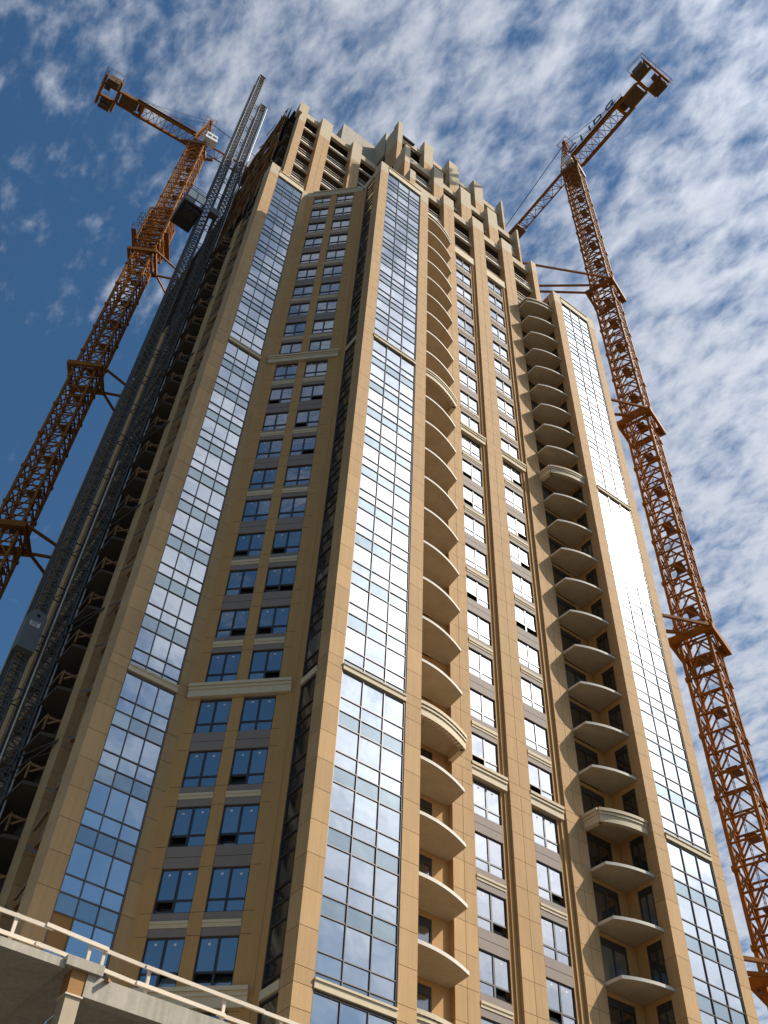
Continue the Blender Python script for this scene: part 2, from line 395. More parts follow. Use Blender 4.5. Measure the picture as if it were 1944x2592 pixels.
def window(w, cx, cy, zs, rz, detail=True, p_open=0.3):
    me, up, lo, pw, h, t, zt = window_protos(w)
    o = put('window', me, tower, (cx, cy, zs + Z0), (0, 0, rz)); 
    Mz = Matrix.Rotation(rz, 3, 'Z'); base = Vector((0, 0, 0))
    for sgn in (-1, 1):
        x = sgn * (0.05 + pw / 2); op = random.random() < p_open
        def child(nm, mesh, loc, rot):
            c = bpy.data.objects.new(nm, mesh); COL.objects.link(c); c.parent = o; c.location = loc; c.rotation_euler = rot
        if detail:
            child('pane', up, (x, 0.015, (zt + h - t) / 2 + 0.02), (random.gauss(0, 0.004), 0, random.gauss(0, 0.004)))
            if op: child('pane', lo, (x, 0.11, (t + zt) / 2 - 0.03), (R(-24), 0, 0))
            else: child('pane', lo, (x, 0.015, (t + zt) / 2), (random.gauss(0, 0.004), 0, random.gauss(0, 0.004)))
            if random.random() < 0.88:
                child('label_sticker', box_mesh('label_sticker', 0.10, 0.006, 0.085, 'sticker'), (x + random.uniform(-0.06, 0.06), -0.001, h - t - random.uniform(0.16, 0.26)), (0, random.uniform(-0.15, 0.15), 0))
        npane[0] += 2
    if not detail:
        g_ = SHARE.get(('glz', w))
        if g_ is None:
            b = MB(raw=True)
            for sgn in (-1, 1):
                x = sgn * (0.05 + pw / 2); b.box(x - pw / 2, x + pw / 2, 0.01, 0.03, zt + 0.04, h - t); b.box(x - pw / 2, x + pw / 2, 0.01, 0.03, t, zt - 0.04)
            g_ = b.mesh('glazing'); g_.materials.append(MATS['glass_window']); SHARE[('glz', w)] = g_
        c = bpy.data.objects.new('glazing', g_); COL.objects.link(c); c.parent = o; c.rotation_euler = (random.gauss(0, 0.003), 0, random.gauss(0, 0.003))
    return o

# storey heads of the window columns
HEADS = []
for B, T, n in SECT:
    P = (T - B) / n
    for j in range(n): HEADS.append((T - P * j - 0.17, T - P * (j + 1), B, j, n))       # head, next storey level, section bottom, index
def spandrels(M, x0, x1, y):
    """between the sill of one storey and the head of the next: grey panel, every second one with a cream ledge"""
    for head, nxt, B, j, n in HEADS:
        sill = head - 2.0
        if j == n - 1:
            lo, hi = B + 0.72, sill
            MB(M).box(x0, x1, y - 0.02, y + 0.2, lo, hi).build('spandrel', 'spandrel', tower)
        else:
            lo, hi = nxt - 0.17, sill
            mid = (lo + hi) / 2
            if j % 2 == (0 if n == 5 else 1):
                MB(M).box(x0, x1, y - 0.02, y + 0.2, lo, mid - 0.012).box(x0, x1, y - 0.025, y + 0.2, mid + 0.012, hi).build('spandrel', 'spandrel', tower)
            else:
                MB(M).box(x0, x1, y - 0.02, y + 0.2, lo, lo + 0.36).box(x0, x1, y - 0.02, y + 0.2, hi - 0.36, hi).build('spandrel', 'spandrel', tower)
                MB(M).box(x0 + 0.004, x1 - 0.004, y - 0.05, y + 0.2, lo + 0.36, lo + 0.52).box(x0 + 0.004, x1 - 0.004, y - 0.09, y + 0.2, lo + 0.52, hi - 0.36).build('cream_ledge', 'cream', tower)
def moulded(b, x0, x1, y, B, back=0.3):
    b.box(x0, x1, y - 0.14, y + back, B - 0.05, B + 0.36); b.box(x0, x1, y - 0.20, y + back, B + 0.36, B + 0.47)
    b.box(x0, x1, y - 0.17, y + back, B + 0.47, B + 0.55); b.box(x0, x1, y - 0.25, y + back, B + 0.55, B + 0.72)

# ---- the diagonal wall in the re-entrant corner: local x along the wall, local -y out of it
DL = 3.78 * math.sqrt(2)
MD = Matrix.Translation((-3.78, 6.57, 0)) @ Matrix.Rotation(R(-45), 4, 'Z')
for a, b_ in ((0.0, 0.68), (2.29, 2.86), (4.48, DL - 0.02)):
    MB(MD).box(a, b_, 0.0, 0.55, -18.5, 75.35).build('wall_pier', 'wall', tower)
pp = MB(MD); pp.box(0.0, DL - 0.02, -0.04, 0.5, 75.35, 76.35); pp.box(0.5, 4.9, -0.10, 0.5, 76.20, 76.42); pp.build('parapet', 'cream_wall', tower)
sj = MB(MD)
for head, nxt, B, j, n in HEADS:
    for z in (head - 2.0, head + 0.02):
        if z > 75: continue
        for a, b_ in ((0.20, 0.675), (2.295, 2.855), (4.485, 4.95)): sj.box(a, b_, -0.004, 0.02, z - 0.012, z + 0.008)
sj.build('score_joint', 'joint', tower, 'stuff')
for c in (0.68, 2.86):
    spandrels(MD, c + 0.004, c + 1.606, 0.05)
    for head, nxt, B, j, n in HEADS:
        if head - 2 < -6: continue
        p = MD @ Vector((c + 0.805, 0.13, 0)); window(1.61, p.x, p.y, head - 2.0, R(-45), head < 50)
for B, T, n in SECT[1:]:
    b = MB(MD); moulded(b, 0.02, 5.18, 0.0, B); b.build('cream_band', 'cream', tower)

# ---- right facade: pilasters, two window columns, two balcony recesses
for x0, x1 in ((9.29, 10.64), (13.23, 14.72), (17.30, 18.72)): pilaster(x0, x1, 2.2, 2.9, 87.4, split=True, cap=2.3)
for wx0, wx1, jx0, jx1 in ((10.92, 12.78, 10.64, 13.23), (15.0, 16.80, 14.72, 17.30)):
    for a, b_, st in ((jx0, wx0, 0), (wx1, jx1, 1)):
        j_ = MB(); j_.box(a + 0.003, b_ - 0.003, 2.46, 2.9, -18.5, 76.0)
        if st: j_.box(a + 0.20, b_ - 0.004, 2.36, 2.46, -18.5, 76.0)
        j_.build('window_jamb', 'wall', tower)
    spandrels(None, wx0 + 0.004, wx1 - 0.004, 2.48)
    for head, nxt, B, j, n in HEADS:
        if head - 2 < -6: continue
        window(round(wx1 - wx0, 2), (wx0 + wx1) / 2, 2.56, head - 2.0, 0.0, head < 50, 0.22)
    for B, T, n in SECT[1:]:
        b = MB(); moulded(b, jx0 + 0.004, jx1 - 0.12, 2.40, B, 0.4); b.build('cream_band', 'cream', tower)
    b = MB(); b.box(jx0 + 0.004, jx1 - 0.004, 2.3, 2.9, 75.75, ROOF + 0.2); b.build('coping', 'cream', tower)
# recess back walls, return walls, doors
def door(x0, x1, y, z0, z1, rz=0, M=None):
    b = MB(M); t = 0.07
    b.box(x0, x0 + t, y - 0.03, y + 0.1, z0, z1).box(x1 - t, x1, y - 0.03, y + 0.1, z0, z1).box(x0 + t, x1 - t, y - 0.03, y + 0.1, z1 - 0.38, z1).box((x0 + x1) / 2 - 0.04, (x0 + x1) / 2 + 0.04, y - 0.028, y + 0.09, z0, z1 - 0.38)
    f = b.build('balcony_door', 'frame', tower)
    g_ = MB(M)
    xm = (x0 + x1) / 2
    g_.box(x0 + t, xm - 0.04, y + 0.02, y + 0.05, z0, z1 - 0.38).box(xm + 0.04, x1 - t, y + 0.02, y + 0.05, z0, z1 - 0.38)
    g_.build('door_glass', 'glass_dark', f)
SL = []
for B, T, n in SECT:
    P = (T - B) / n
    for j in range(n): SL.append((B + P * j + 0.46, j == 0 and B > -5))
SL.append((SECT[-1][1] + 0.46 - 2.33, False)); SL = [s for s in SL if s[0] < 74.5 and s[0] > -7]
for ri, (rx0, rx1) in enumerate(((5.55, 9.29), (18.72, 21.62))):
    if ri == 0: dx0, dx1, sx = 6.3, 8.26, 5.53
    else: dx0, dx1, sx = 19.05, 20.95, 21.63
    MB().box(rx0 + 0.002, dx0, 2.5, 2.9, -18.5, 76.2).build('recess_wall', 'wall', tower)
    MB().box(dx1, rx1 - 0.002, 2.5, 2.9, -18.5, 76.2).build('recess_wall', 'wall', tower)
    for z, bd in SL: MB().box(dx0, dx1, 2.5, 2.9, z + 2.75, z + 3.0).build('door_lintel', 'wall', tower)
    # return walls of the bays
    if ri == 1:
        MB().box(21.62, 21.95, 1.76, 2.49, -18.5, 76.2).build('return_wall', 'wall', tower)
        MS = Matrix.Translation((21.64, 1.75, 0)) @ Matrix.Rotation(R(-90), 4, 'Z')
    else:
        MB().box(5.2, 5.55, 1.01, 2.49, -18.5, 76.2).build('return_wall', 'wall', tower)
    for z, bd in SL:
        door(dx0 + 0.004, dx1 - 0.004, 2.56, z + 0.2, z + 2.74)
        if ri == 1:
            door(0.006, 1.0, 0.03, z + 0.2, z + 2.74, M=MS); MB().box(21.63, 21.95, 0.745, 1.755, z + 2.745, z + 3.195).build('return_wall_lintel', 'wall', tower)
# balcony slabs
def curve(pts, n=14):
    out = []
    for k in range(n + 1):                                   # quadratic arc through three points
        t = k / n; a, b, c = pts; ctrl = (2 * b[0] - (a[0] + c[0]) / 2, 2 * b[1] - (a[1] + c[1]) / 2)
        out.append(((1 - t) ** 2 * a[0] + 2 * t * (1 - t) * ctrl[0] + t * t * c[0], (1 - t) ** 2 * a[1] + 2 * t * (1 - t) * ctrl[1] + t * t * c[1]))
    return out
B1 = curve([(5.56, 0.32), (7.25, 0.42), (9.12, 1.05)]); B2 = curve([(18.76, 1.16), (20.1, 0.62), (21.61, 0.44)])
P1 = B1 + [(9.24, 2.19), (9.24, 2.49), (5.56, 2.49)]
P2 = [(18.74, 2.49), (18.70, 2.19)] + B2 + [(21.61, 2.49)]
def offset(pts, d):
    return [(x, y - d) if True else None for x, y in pts]
slab_mesh = {}
def slab(pl, z, band, key):
    line = B1 if key == 0 else B2
    if band:
        b = MB()
        inner = [(x, y) for x, y in pl]
        b.prism(pl, z - 0.02, z + 0.2)
        o = b.build('balcony_slab', 'soffit', tower)
        fb = MB(); full = (line + [(9.26, 2.19)]) if key == 0 else ([(18.68, 2.19)] + line)
        for zz0, zz1, pr in ((-0.50, -0.06, 0.10), (-0.06, 0.05, 0.16), (0.05, 0.13, 0.13), (0.13, 0.32, 0.21)):
            for a, c in zip(full[:-1], full[1:]):
                dx, dy = c[0] - a[0], c[1] - a[1]; l = math.hypot(dx, dy); nx, ny = dy / l, -dx / l
                e = 0.03
                ax, ay = a[0] - dx / l * e, a[1] - dy / l * e; cx_, cy_ = c[0] + dx / l * e, c[1] + dy / l * e
                fb.prism([(ax + nx * pr, ay + ny * pr), (cx_ + nx * pr, cy_ + ny * pr), (cx_ - nx * 0.18, cy_ - ny * 0.18), (ax - nx * 0.18, ay - ny * 0.18)], z + zz0, z + zz1)
        fb.build('balcony_fascia', 'cream', tower)
    else:
        if key not in slab_mesh:
            b = MB(raw=True); n = len(pl); b.prism(pl, 0.0, 0.17); me = b.mesh('balcony_slab'); me.materials.append(MATS['soffit']); me.materials.append(MATS['edge'])
            for p in me.polygons:
                if abs(p.normal.z) < 0.5: p.material_index = 1
            slab_mesh[key] = me
        put('balcony_slab', slab_mesh[key], tower, (0, 0, z + Z0))
for z, bd in SL:
    slab(P1, z, bd, 0); slab(P2, z, bd, 1)

# ---- upper storeys, still open concrete
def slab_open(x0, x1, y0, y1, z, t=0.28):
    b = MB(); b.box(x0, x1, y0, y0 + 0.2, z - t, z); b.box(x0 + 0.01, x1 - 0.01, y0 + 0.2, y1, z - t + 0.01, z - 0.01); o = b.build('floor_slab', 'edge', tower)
    o.data.materials.append(MATS['shaded_concrete'])  # behind the front strip the slab is coloured dark, as if unlit
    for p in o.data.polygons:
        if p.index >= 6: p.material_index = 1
def tier(xs, y, z0, ztop, cream_z, beam, levels, xl, xr, depth=5.0):
    for x0, x1 in xs:
        b = MB(); b.box(x0 + 0.02, x1 - 0.02, y + 0.02, y + 1.0, z0, cream_z); c_ = b.build('pilaster', 'joint', tower)
        MB().box(x0, x1, y, y + 1.0, cream_z, ztop).build('pilaster_cap', 'cream_wall', tower)
        wide = x1 - x0 > 1.1; z = z0
        while z < cream_z - 0.05:
            d = min(z + 1.5, cream_z)
            for p, q in (((x0, (x0 + x1) / 2 - GAP / 2), ((x0 + x1) / 2 + GAP / 2, x1)) if wide else ((x0, x1),)):
                panels.add(((p + q) / 2, y + 0.5, (z + d) / 2), (q - p, 1.0, d - z - GAP), 'stone', c_)
            z = d
    xs = sorted(xs)
    for (a0, a1), (b0, b1) in zip(xs[:-1], xs[1:]):
        MB().box(a1 + 0.003, b0 - 0.003, y + 0.55, y + 0.9, beam[0], beam[1]).build('ring_beam', 'cream_wall', tower)
    for zl in levels:
        slab_open(xl + 0.1, xr - 0.1, y + 0.5, y + depth, zl)
    MB().box(xl + 0.6, xr - 0.6, y + depth, y + depth + 6, z0, beam[0]).build('unlit_core_block', 'unlit_interior', tower)
    MB().box(xl + 0.1, xr - 0.1, y + 0.6, y + depth + 6, beam[1] - 0.35, beam[1] - 0.05).build('roof_slab', 'shaded_concrete', tower)
EP = [(9.29, 10.64), (13.23, 14.72), (17.30, 18.72)]
# first tier (its three middle pilasters run up from below)
b = MB(); b.box(4.87, 5.53, 2.22, 3.3, 76.6, 85.1); c_ = b.build('pilaster', 'joint', tower); MB().box(4.85, 5.55, 2.2, 3.3, 85.1, 87.4).build('pilaster_cap', 'cream_wall', tower)
for k in range(6): panels.add((5.2, 2.75, 77.3 + 1.4 * k), (0.7, 1.1, 1.4 - GAP), 'stone', c_)
MB().box(21.6, 22.3, 2.2, 3.3, 76.6, 85.1).build('pilaster', 'stone', tower); MB().box(21.6, 22.3, 2.2, 3.3, 85.1, 87.4).build('pilaster_cap', 'cream_wall', tower)
for a, b_ in ((5.55, 9.29), (10.64, 13.23), (14.72, 17.30), (18.72, 21.6)):
    MB().box(a + 0.003, b_ - 0.003, 2.65, 3.0, 85.0, 86.1).build('ring_beam', 'cream_wall', tower)
for zl in (80.9,):
    slab_open(5.0, 22.2, 2.55, 8, zl)
MB().box(5.5, 21.7, 7.5, 16, 76.6, 98).build('unlit_core_block', 'unlit_interior', tower)
MB().box(5.0, 22.2, 2.8, 8, 85.75, 86.05).build('roof_slab', 'shaded_concrete', tower)
tier([(5.2, 5.9)] + EP + [(21.85, 22.12)], 3.85, 86.05, 98.6, 93.8, (96.1, 97.2), (89.6, 92.6), 5.2, 22.1, 4.5)
tier([(5.25, 5.95)] + EP + [(21.85, 22.12)], 5.75, 97.2, 110.6, 104.0, (107.1, 108.2), (100.2, 103.4), 5.25, 22.1, 5.0)
# temporary guard cables across the open storeys
for xs_, y_, zls in (([(5.55, 9.29), (10.64, 13.23), (14.72, 17.30), (18.72, 21.6)], 2.62, (77.0, 80.9)), ([(5.9, 9.29), (10.64, 13.23), (14.72, 17.30), (18.72, 21.85)], 4.42, (92.6,)), ([(-5.73, -3.86), (-2.48, 0.36), (1.6, 4.3)], 7.86, (76.8, 80.8, 84.0, 87.3, 90.5))):
    for a, b_ in xs_:
        for zl in zls:
            for h_ in (0.55, 1.08): MB().bar((a, y_, zl + h_ + random.uniform(-.03, .03)), (b_, y_, zl + h_ + random.uniform(-.03, .03)), 0.045, 0.07).build('guard_cable', 'timber' if random.random() < 0.6 else 'galvanised', tower)
# left-hand return walls of the tiers
for y0, y1, z0, zc, z1, x in ((3.3, 4.2, 76.6, 84.6, 87.2, 4.95), (4.85, 6.2, 86, 93.8, 98.2, 5.28), (6.75, 8.3, 97.2, 104, 110.2, 5.33)):
    MB().box(x, x + 0.3, y0 + 0.002, y1, z0, zc).build('return_wall', 'wall', tower); MB().box(x, x + 0.3, y0 + 0.002, y1, zc, z1).build('return_wall', 'cream_wall', tower)
for zl in (88, 91.5, 95, 98.4, 102, 105.5, 108): MB().box(5.4, 8, 6, 14.5, zl - 0.3, zl).build('floor_slab', 'shaded_concrete', tower)
# left-hand upper block
UL = [(-6.54, -5.73), (-3.86, -2.48), (0.36, 1.60), (4.3, 5.1)]
tier(UL, 7.3, 76.6, 98.9, 93.8, (97.2, 98.4), (80.8, 84.0, 87.3, 90.5, 94.3), -6.5, 5.1, 4.5)
# plant-room wall on the roof
pw_ = MB(); pw_.box(0.4, 5.2, 11.0, 11.35, 98.0, 113.2); pw_.box(0.4, 0.75, 11.35, 15, 98.0, 112.8); pw_.box(5.2, 5.5, 8.4, 11.34, 105, 112.6); pw_.build('plant_room_wall', 'concrete', tower)
# fins standing at the right-hand ends
for x, y, z0, z1 in ((12.2, 8.5, 108.1, 110.8), (16.4, 8.5, 108.1, 110.8), (8.0, 8.5, 108.1, 110.9)):
    MB().box(x, x + 0.35, y, y + 1.3, z0, z1).build('fin_wall', 'concrete', tower)
MB().box(26.7, 27.12, 1.01, 39.2, -18.5, 76.6).build('side_wall', 'wall', tower)
MB().box(21.3, 22.05, 8.0, 9.4, 86.1, 97.0).build('column', 'concrete', tower)
# ---- shaded left side of the tower
WX = -7.3
for y0, y1 in ((12.9, 14.35), (27.9, 29.4), (36.5, 38.5)):
    b = MB(); b.box(WX + 0.02, -6.6, y0 + 0.02, y1 - 0.02, -18.5, 77.2); c_ = b.build('pilaster', 'joint', tower)
    zs = [z for z in JZ if z < 77] + [77.2]
    for a, d in zip(zs[:-1], zs[1:]):
        if d - a > 0.1: panels.add(((WX - 6.6) / 2, (y0 + y1) / 2, (a + d) / 2), (0.7, y1 - y0, d - a - GAP), 'stone', c_)
for z, bd in SL + [(73.45 + 3, False)]:
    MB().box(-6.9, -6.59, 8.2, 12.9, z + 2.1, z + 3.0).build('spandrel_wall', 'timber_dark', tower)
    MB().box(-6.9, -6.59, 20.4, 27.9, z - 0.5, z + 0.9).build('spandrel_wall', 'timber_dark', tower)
SW = [(-6.6, 14.36), (-7.32, 14.36), (-8.1, 14.6), (-8.25, 17.2), (-8.1, 19.8), (-7.3, 20.2), (-6.6, 20.2)]
bsw = MB(raw=True); bsw.prism(SW, 0, 0.2); msw = bsw.mesh('balcony_slab'); msw.materials.append(MATS['shaded_concrete'])  # concrete coloured dark for the shade on this side
rail = MB(raw=True); rail.bar((-7.9, 14.55, 0.55), (-7.05, 14.33, 1.15), 0.09, 0.09); rail.bar((-8.0, 14.75, 1.1), (-6.8, 14.75, 1.1), 0.08, 0.14); rail.bar((-8.0, 14.7, 0.2), (-8.0, 14.7, 1.2), 0.09)
rail.bar((-8.05, 14.8, 1.1), (-8.15, 19.6, 1.1), 0.05, 0.12); mrail = rail.mesh('temporary_rail'); mrail.materials.append(MATS['timber_dark'])
prop = MB(raw=True); prop.tube((-7.55, 8.9, -0.4), (-7.35, 12.6, 2.0), 0.05, 6); mprop = prop.mesh('diagonal_prop'); mprop.materials.append(MATS['steel'])
for z, bd in SL:
    put('balcony_slab', msw, tower, (0, 0, z + Z0))
    put('temporary_rail', mrail, tower, (0, 0, z + 0.2 + Z0))
    put('diagonal_prop', mprop, tower, (0, 0, z + Z0 + random.uniform(-0.1, 0.1)))
    for q in range(2):
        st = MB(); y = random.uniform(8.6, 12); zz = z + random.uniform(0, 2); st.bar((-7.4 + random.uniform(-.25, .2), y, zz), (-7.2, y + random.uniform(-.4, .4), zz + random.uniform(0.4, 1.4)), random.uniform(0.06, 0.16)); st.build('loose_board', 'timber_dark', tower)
# open top storeys on that side: slabs, posts, dark debris net hanging from the roof edge
for zl in (80.8, 84.0, 87.3, 90.5, 94.3, 98.1):
    MB().box(-7.0, -5.75, 8.35, 38.5, zl - 0.3, zl).build('floor_slab', 'shaded_concrete', tower)
MB().box(-5.8, 4.9, 12, 38, 76.6, 97.9).build('unlit_core_block', 'unlit_interior', tower)
for y in (9.5, 13.5, 18, 23, 28): MB().box(-6.9, -6.3, y, y + 0.6, 76.6, 98).build('column', 'shaded_concrete', tower)
for k in range(11):                                           # sheets of net with gaps between them
    y = 8.5 + k * 1.15; zt_ = 99.3 - random.uniform(0, 0.8) + (0.3 if k % 3 == 0 else 0); zb_ = random.choice((94.6, 90.8, 87.6, 91.0))
    x = -7.2 - random.uniform(0, 0.25)
    MB()._add_ret([(x, y, zb_), (x + random.uniform(-.15, .15), y + 1.12, zb_), (x + 0.1, y + 1.12, zt_), (x, y + 0.03, zt_), (x - 0.03, y, zb_), (x - 0.03, y + 1.12, zb_), (x + 0.07, y + 1.12, zt_), (x - 0.03, y + 0.03, zt_)], BOXF).build('debris_net', 'net', tower)
sc = MB()
for k in range(70):
    y = random.uniform(8.6, 19); z = random.uniform(77, 98); x = -7.55 - random.uniform(0, 0.35)
    sc.tube((x, y, z), (x + random.uniform(-.1, .1), y + random.uniform(-2.2, 2.2), z + random.uniform(-0.4, 2.4)), random.uniform(0.03, 0.07), 5)
for y in (8.8, 10.6, 12.4, 14.2, 16.0, 17.8): sc.tube((-7.6, y, 76.6), (-7.6, y, 98.6 + random.uniform(0, .8)), 0.045, 6)
for z in (79, 81.8, 85, 88.2, 91.6, 95.4, 98.2): sc.tube((-7.62, 8.6, z), (-7.62, 18.5, z), 0.045, 6)
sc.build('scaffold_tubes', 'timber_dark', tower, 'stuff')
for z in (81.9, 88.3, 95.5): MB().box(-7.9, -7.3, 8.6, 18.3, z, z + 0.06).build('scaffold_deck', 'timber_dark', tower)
MB().box(-6.9, -6.45, 7.0, 7.9, 95.2, 97.6).box(-6.75, -6.55, 7.3, 7.6, 97.6, 98.6).build('roof_edge_box', 'cream_wall', tower)
panels.flush(tower, 'cladding_panels'); panes.flush(tower, 'glass_panes')

# ================================================================== TOWER CRANES
def lattice_section(a, h, n, chord=0.2, brace=0.09, k=True):
    b = MB(raw=True); r = a / 2; C4 = [(-r, -r), (r, -r), (r, r), (-r, r)]
    for x, y in C4: b.box(x - chord / 2, x + chord / 2, y - chord / 2, y + chord / 2, 0, h)
    p = h / n
    for j in range(n):
        z0, z1 = j * p, (j + 1) * p
        for q in range(4):
            A = Vector((*C4[q], 0)); B_ = Vector((*C4[(q + 1) % 4], 0)); Mm = (A + B_) / 2
            b.bar(A + Vector((0, 0, z0 + 0.05)), B_ + Vector((0, 0, z0 + 0.05)), brace, brace)
            if k:
                b.bar(A + Vector((0, 0, z0 + 0.08)), Mm + Vector((0, 0, z1)), brace * 0.9); b.bar(B_ + Vector((0, 0, z0 + 0.08)), Mm + Vector((0, 0, z1)), brace * 0.9)
            else:
                b.bar(A + Vector((0, 0, z0)), B_ + Vector((0, 0, z1)), brace) if (j + q) % 2 else b.bar(B_ + Vector((0, 0, z0)), A + Vector((0, 0, z1)), brace)
    for x, y in C4:
        s = chord * 0.85; b.box(x - s, x + s, y - s, y + s, -0.16, 0.16)
    return b
def ladder(h, x, y):
    b = MB(raw=True)
    for d in (-0.2, 0.2): b.bar((x + d, y, 0), (x + d, y, h), 0.04)
    for k in range(int(h / 0.35)): b.bar((x - 0.2, y, 0.2 + k * 0.35), (x + 0.2, y, 0.2 + k * 0.35), 0.03)
    b.box(x - 0.75, x + 0.55, y - 0.7, y + 0.1, h * 0.52, h * 0.52 + 0.05)
    return b
def rails(b, pts, z, h=1.05, closed=False):
    n = len(pts)
    for i in range(n if closed else n - 1):
        A = Vector(pts[i]); B_ = Vector(pts[(i + 1) % n]); L_ = (B_ - A).length; k = max(1, int(L_ / 1.2))
        for q in (0.5, 1.0): b.bar((*A, z + h * q), (*B_, z + h * q), 0.045)
        for q in range(k + 1):
            p = A.lerp(B_, q / k); b.bar((*p, z), (*p, z + h), 0.045)
def crane(loc, zslew, zmast_rot, jib_az, rings, label, ties, jib_len, cjib_len, letters=False, climb=None, apex=11.5):
    """jib_az: direction of the jib, measured from +x towards +y"""
    x0, y0 = loc; root = empty('tower_crane', (x0, y0, 0), label, 'crane', None)
    a = 2.2; H = 5.0; zt = zslew + Z0
    sec = lattice_section(a, H, 3, 0.24, 0.115).mesh('mast_section'); sec.materials.append(MATS['crane'])
    lad = ladder(H, 0.55, 0.3).mesh('ladder'); lad.materials.append(MATS['crane_dark'])
    z = zt - 1.2; ks = []
    while z - H > 0: z -= H; ks.append(z)
    for zz in ks:
        o = put('mast_section', sec, root, (x0, y0, zz), (0, 0, zmast_rot))
        l = bpy.data.objects.new('ladder', lad); COL.objects.link(l); l.parent = o
    bb = MB(raw=True); bb.box(x0 - 3, x0 + 3, y0 - 3, y0 + 3, 0, 0.6); bb.box(x0 - 1.5, x0 + 1.5, y0 - 1.5, y0 + 1.5, 0.6, max(0.8, ks[-1])); bb.build('footing', 'concrete', root)
    MR = Matrix.Translation((x0, y0, 0)) @ Matrix.Rotation(zmast_rot, 4, 'Z')
    for zr in rings:                                          # square collars that tie the mast to the building
        c = MB(MR); w = 1.48; t = 0.28; hh = 0.32
        c.box(-w - t, w + t, -w - t, -w, zr - hh, zr + hh).box(-w - t, w + t, w, w + t, zr - hh, zr + hh).box(-w - t, -w, -w, w, zr - hh + .02, zr + hh - .02).box(w, w + t, -w, w, zr - hh + .02, zr + hh - .02)
        for sx in (-1, 1):
            for sy in (-1, 1): c.box(sx * 1.12 - 0.2, sx * 1.12 + 0.2, sy * w - 0.25, sy * w + 0.25, zr - 0.2, zr + 0.2)
        c.build('tie_collar', 'crane', root)
        for A, B_ in ties(zr):
            MB().bar((*A, zr), (*B_, zr), 0.2, 0.22).build('tie_strut', 'crane', root)
    if climb:
        z0c, z1c = climb; c = MB(MR); r = 1.45
        for sx in (-1, 1):
            for sy in (-1, 1): c.box(sx * r - 0.12, sx * r + 0.12, sy * r - 0.12, sy * r + 0.12, z0c, z1c)
        n = 5; p = (z1c - z0c) / n
        C4 = [(-r, -r), (r, -r), (r, r), (-r, r)]
        for j in range(n + 1):
            for q in range(4): c.bar((*C4[q], z0c + j * p), (*C4[(q + 1) % 4], z0c + j * p), 0.16)
        for j in range(n):
            for q in range(4): c.bar((*C4[q], z0c + j * p), (*C4[(q + 1) % 4], z0c + (j + 1) * p), 0.1); c.bar((*C4[(q + 1) % 4], z0c + j * p), (*C4[q], z0c + (j + 1) * p), 0.1)
        for zz in (z0c + 1.6,):
            c.box(-2.35, -1.75, -2.0, 2.0, zz, zz + 0.07).box(1.75, 2.35, -2.0, 2.0, zz, zz + 0.07)
        c.build('climbing_frame', 'crane', root)
        rl = MB(MR)
        for zz in (z0c + 1.67,): rails(rl, [(-2.33, 2.0), (-2.33, -2.2), (2.33, -2.2), (2.33, 2.0)], zz, 1.3)
        rl.build('platform_railing', 'crane_dark', root)
        rl = MB(MR); rails(rl, [(-2.9, -0.5), (-2.35, -0.5), (-2.35, 0.5), (-2.9, 0.5)], z0c + 7.0, 2.6, True); rl.bar((-2.4, 0, z0c + 7.2), (-1.5, 0, z0c + 7.2), 0.08); rl.build('access_cage', 'crane_dark', root)
    # slewing part, turned with the jib: local +x along the jib
    MJ = Matrix.Translation((x0, y0, 0)) @ Matrix.Rotation(jib_az, 4, 'Z'); zs = zslew
    t = MB(MR); t.box(-1.35, 1.35, -1.35, 1.35, zs - 1.25, zs - 0.35); t.tube((0, 0, zs - 0.35), (0, 0, zs + 0.25), 1.25, 20)
    for sx, sy in ((-1, -1), (1, 1)): t.box(sx * 1.9 - 0.5, sx * 1.9 + 0.5, sy * 1.2 - 0.2, sy * 1.2 + 0.2, zs - 0.9, zs - 0.55)
    t.build('turntable', 'crane_dark', root)
    zj = zs + 1.4                                             # underside of the jibs
    u = MB(MJ)
    for sx in (-1.0, 1.0):
        for sy in (-0.9, 0.9): u.bar((sx, sy, zs + 0.25), (sx, sy, zj + 1.4), 0.22)
    u.box(-1.1, 1.1, -1.0, 1.0, zs + 0.2, zs + 0.45)
    ap = zs + apex
    for sx, ex in ((-1.0, -0.15), (1.0, 0.15)):
        for sy in (-0.9, 0.9): u.bar((sx, sy, zj + 1.3), (ex, sy * 0.25, ap), 0.17)
    for k in range(8):
        f0, f1 = k / 8, (k + 1) / 8; za = zj + 1.3 + (ap - zj - 1.3) * f0; zb_ = zj + 1.3 + (ap - zj - 1.3) * f1
        def P(sx, sy, f, z): return (sx * (1 - f) + (0.15 if sx > 0 else -0.15) * f, sy * 0.9 * (1 - f) + sy * 0.225 * f, z)
        for (s1, t1), (s2, t2) in (((-1, -1), (1, -1)), ((1, -1), (1, 1)), ((1, 1), (-1, 1)), ((-1, 1), (-1, -1))):
            u.bar(P(s1, t1, f0, za), P(s2, t2, f0, za), 0.07); u.bar(P(s1, t1, f0, za), P(s2, t2, f1, zb_), 0.06)
    u.box(-0.3, 0.3, -0.4, 0.4, ap - 0.25, ap + 0.25)
    u.build('tower_head', 'crane', root)
    rl = MB(MJ); rails(rl, [(-0.9, -0.8), (0.9, -0.8), (0.9, 0.8), (-0.9, 0.8)], ap - 1.1, 1.1, True); rl.bar((0, 0, ap), (0, 0, ap + 1.4), 0.05); rl.build('head_railing', 'crane_dark', root)
    cb = MB(MJ); cb.box(0.2, 2.1, -2.35, -1.05, zs + 0.1, zs + 0.75); cb.box(0.25, 1.95, -2.3, -1.06, zs + 1.65, zs + 2.2)
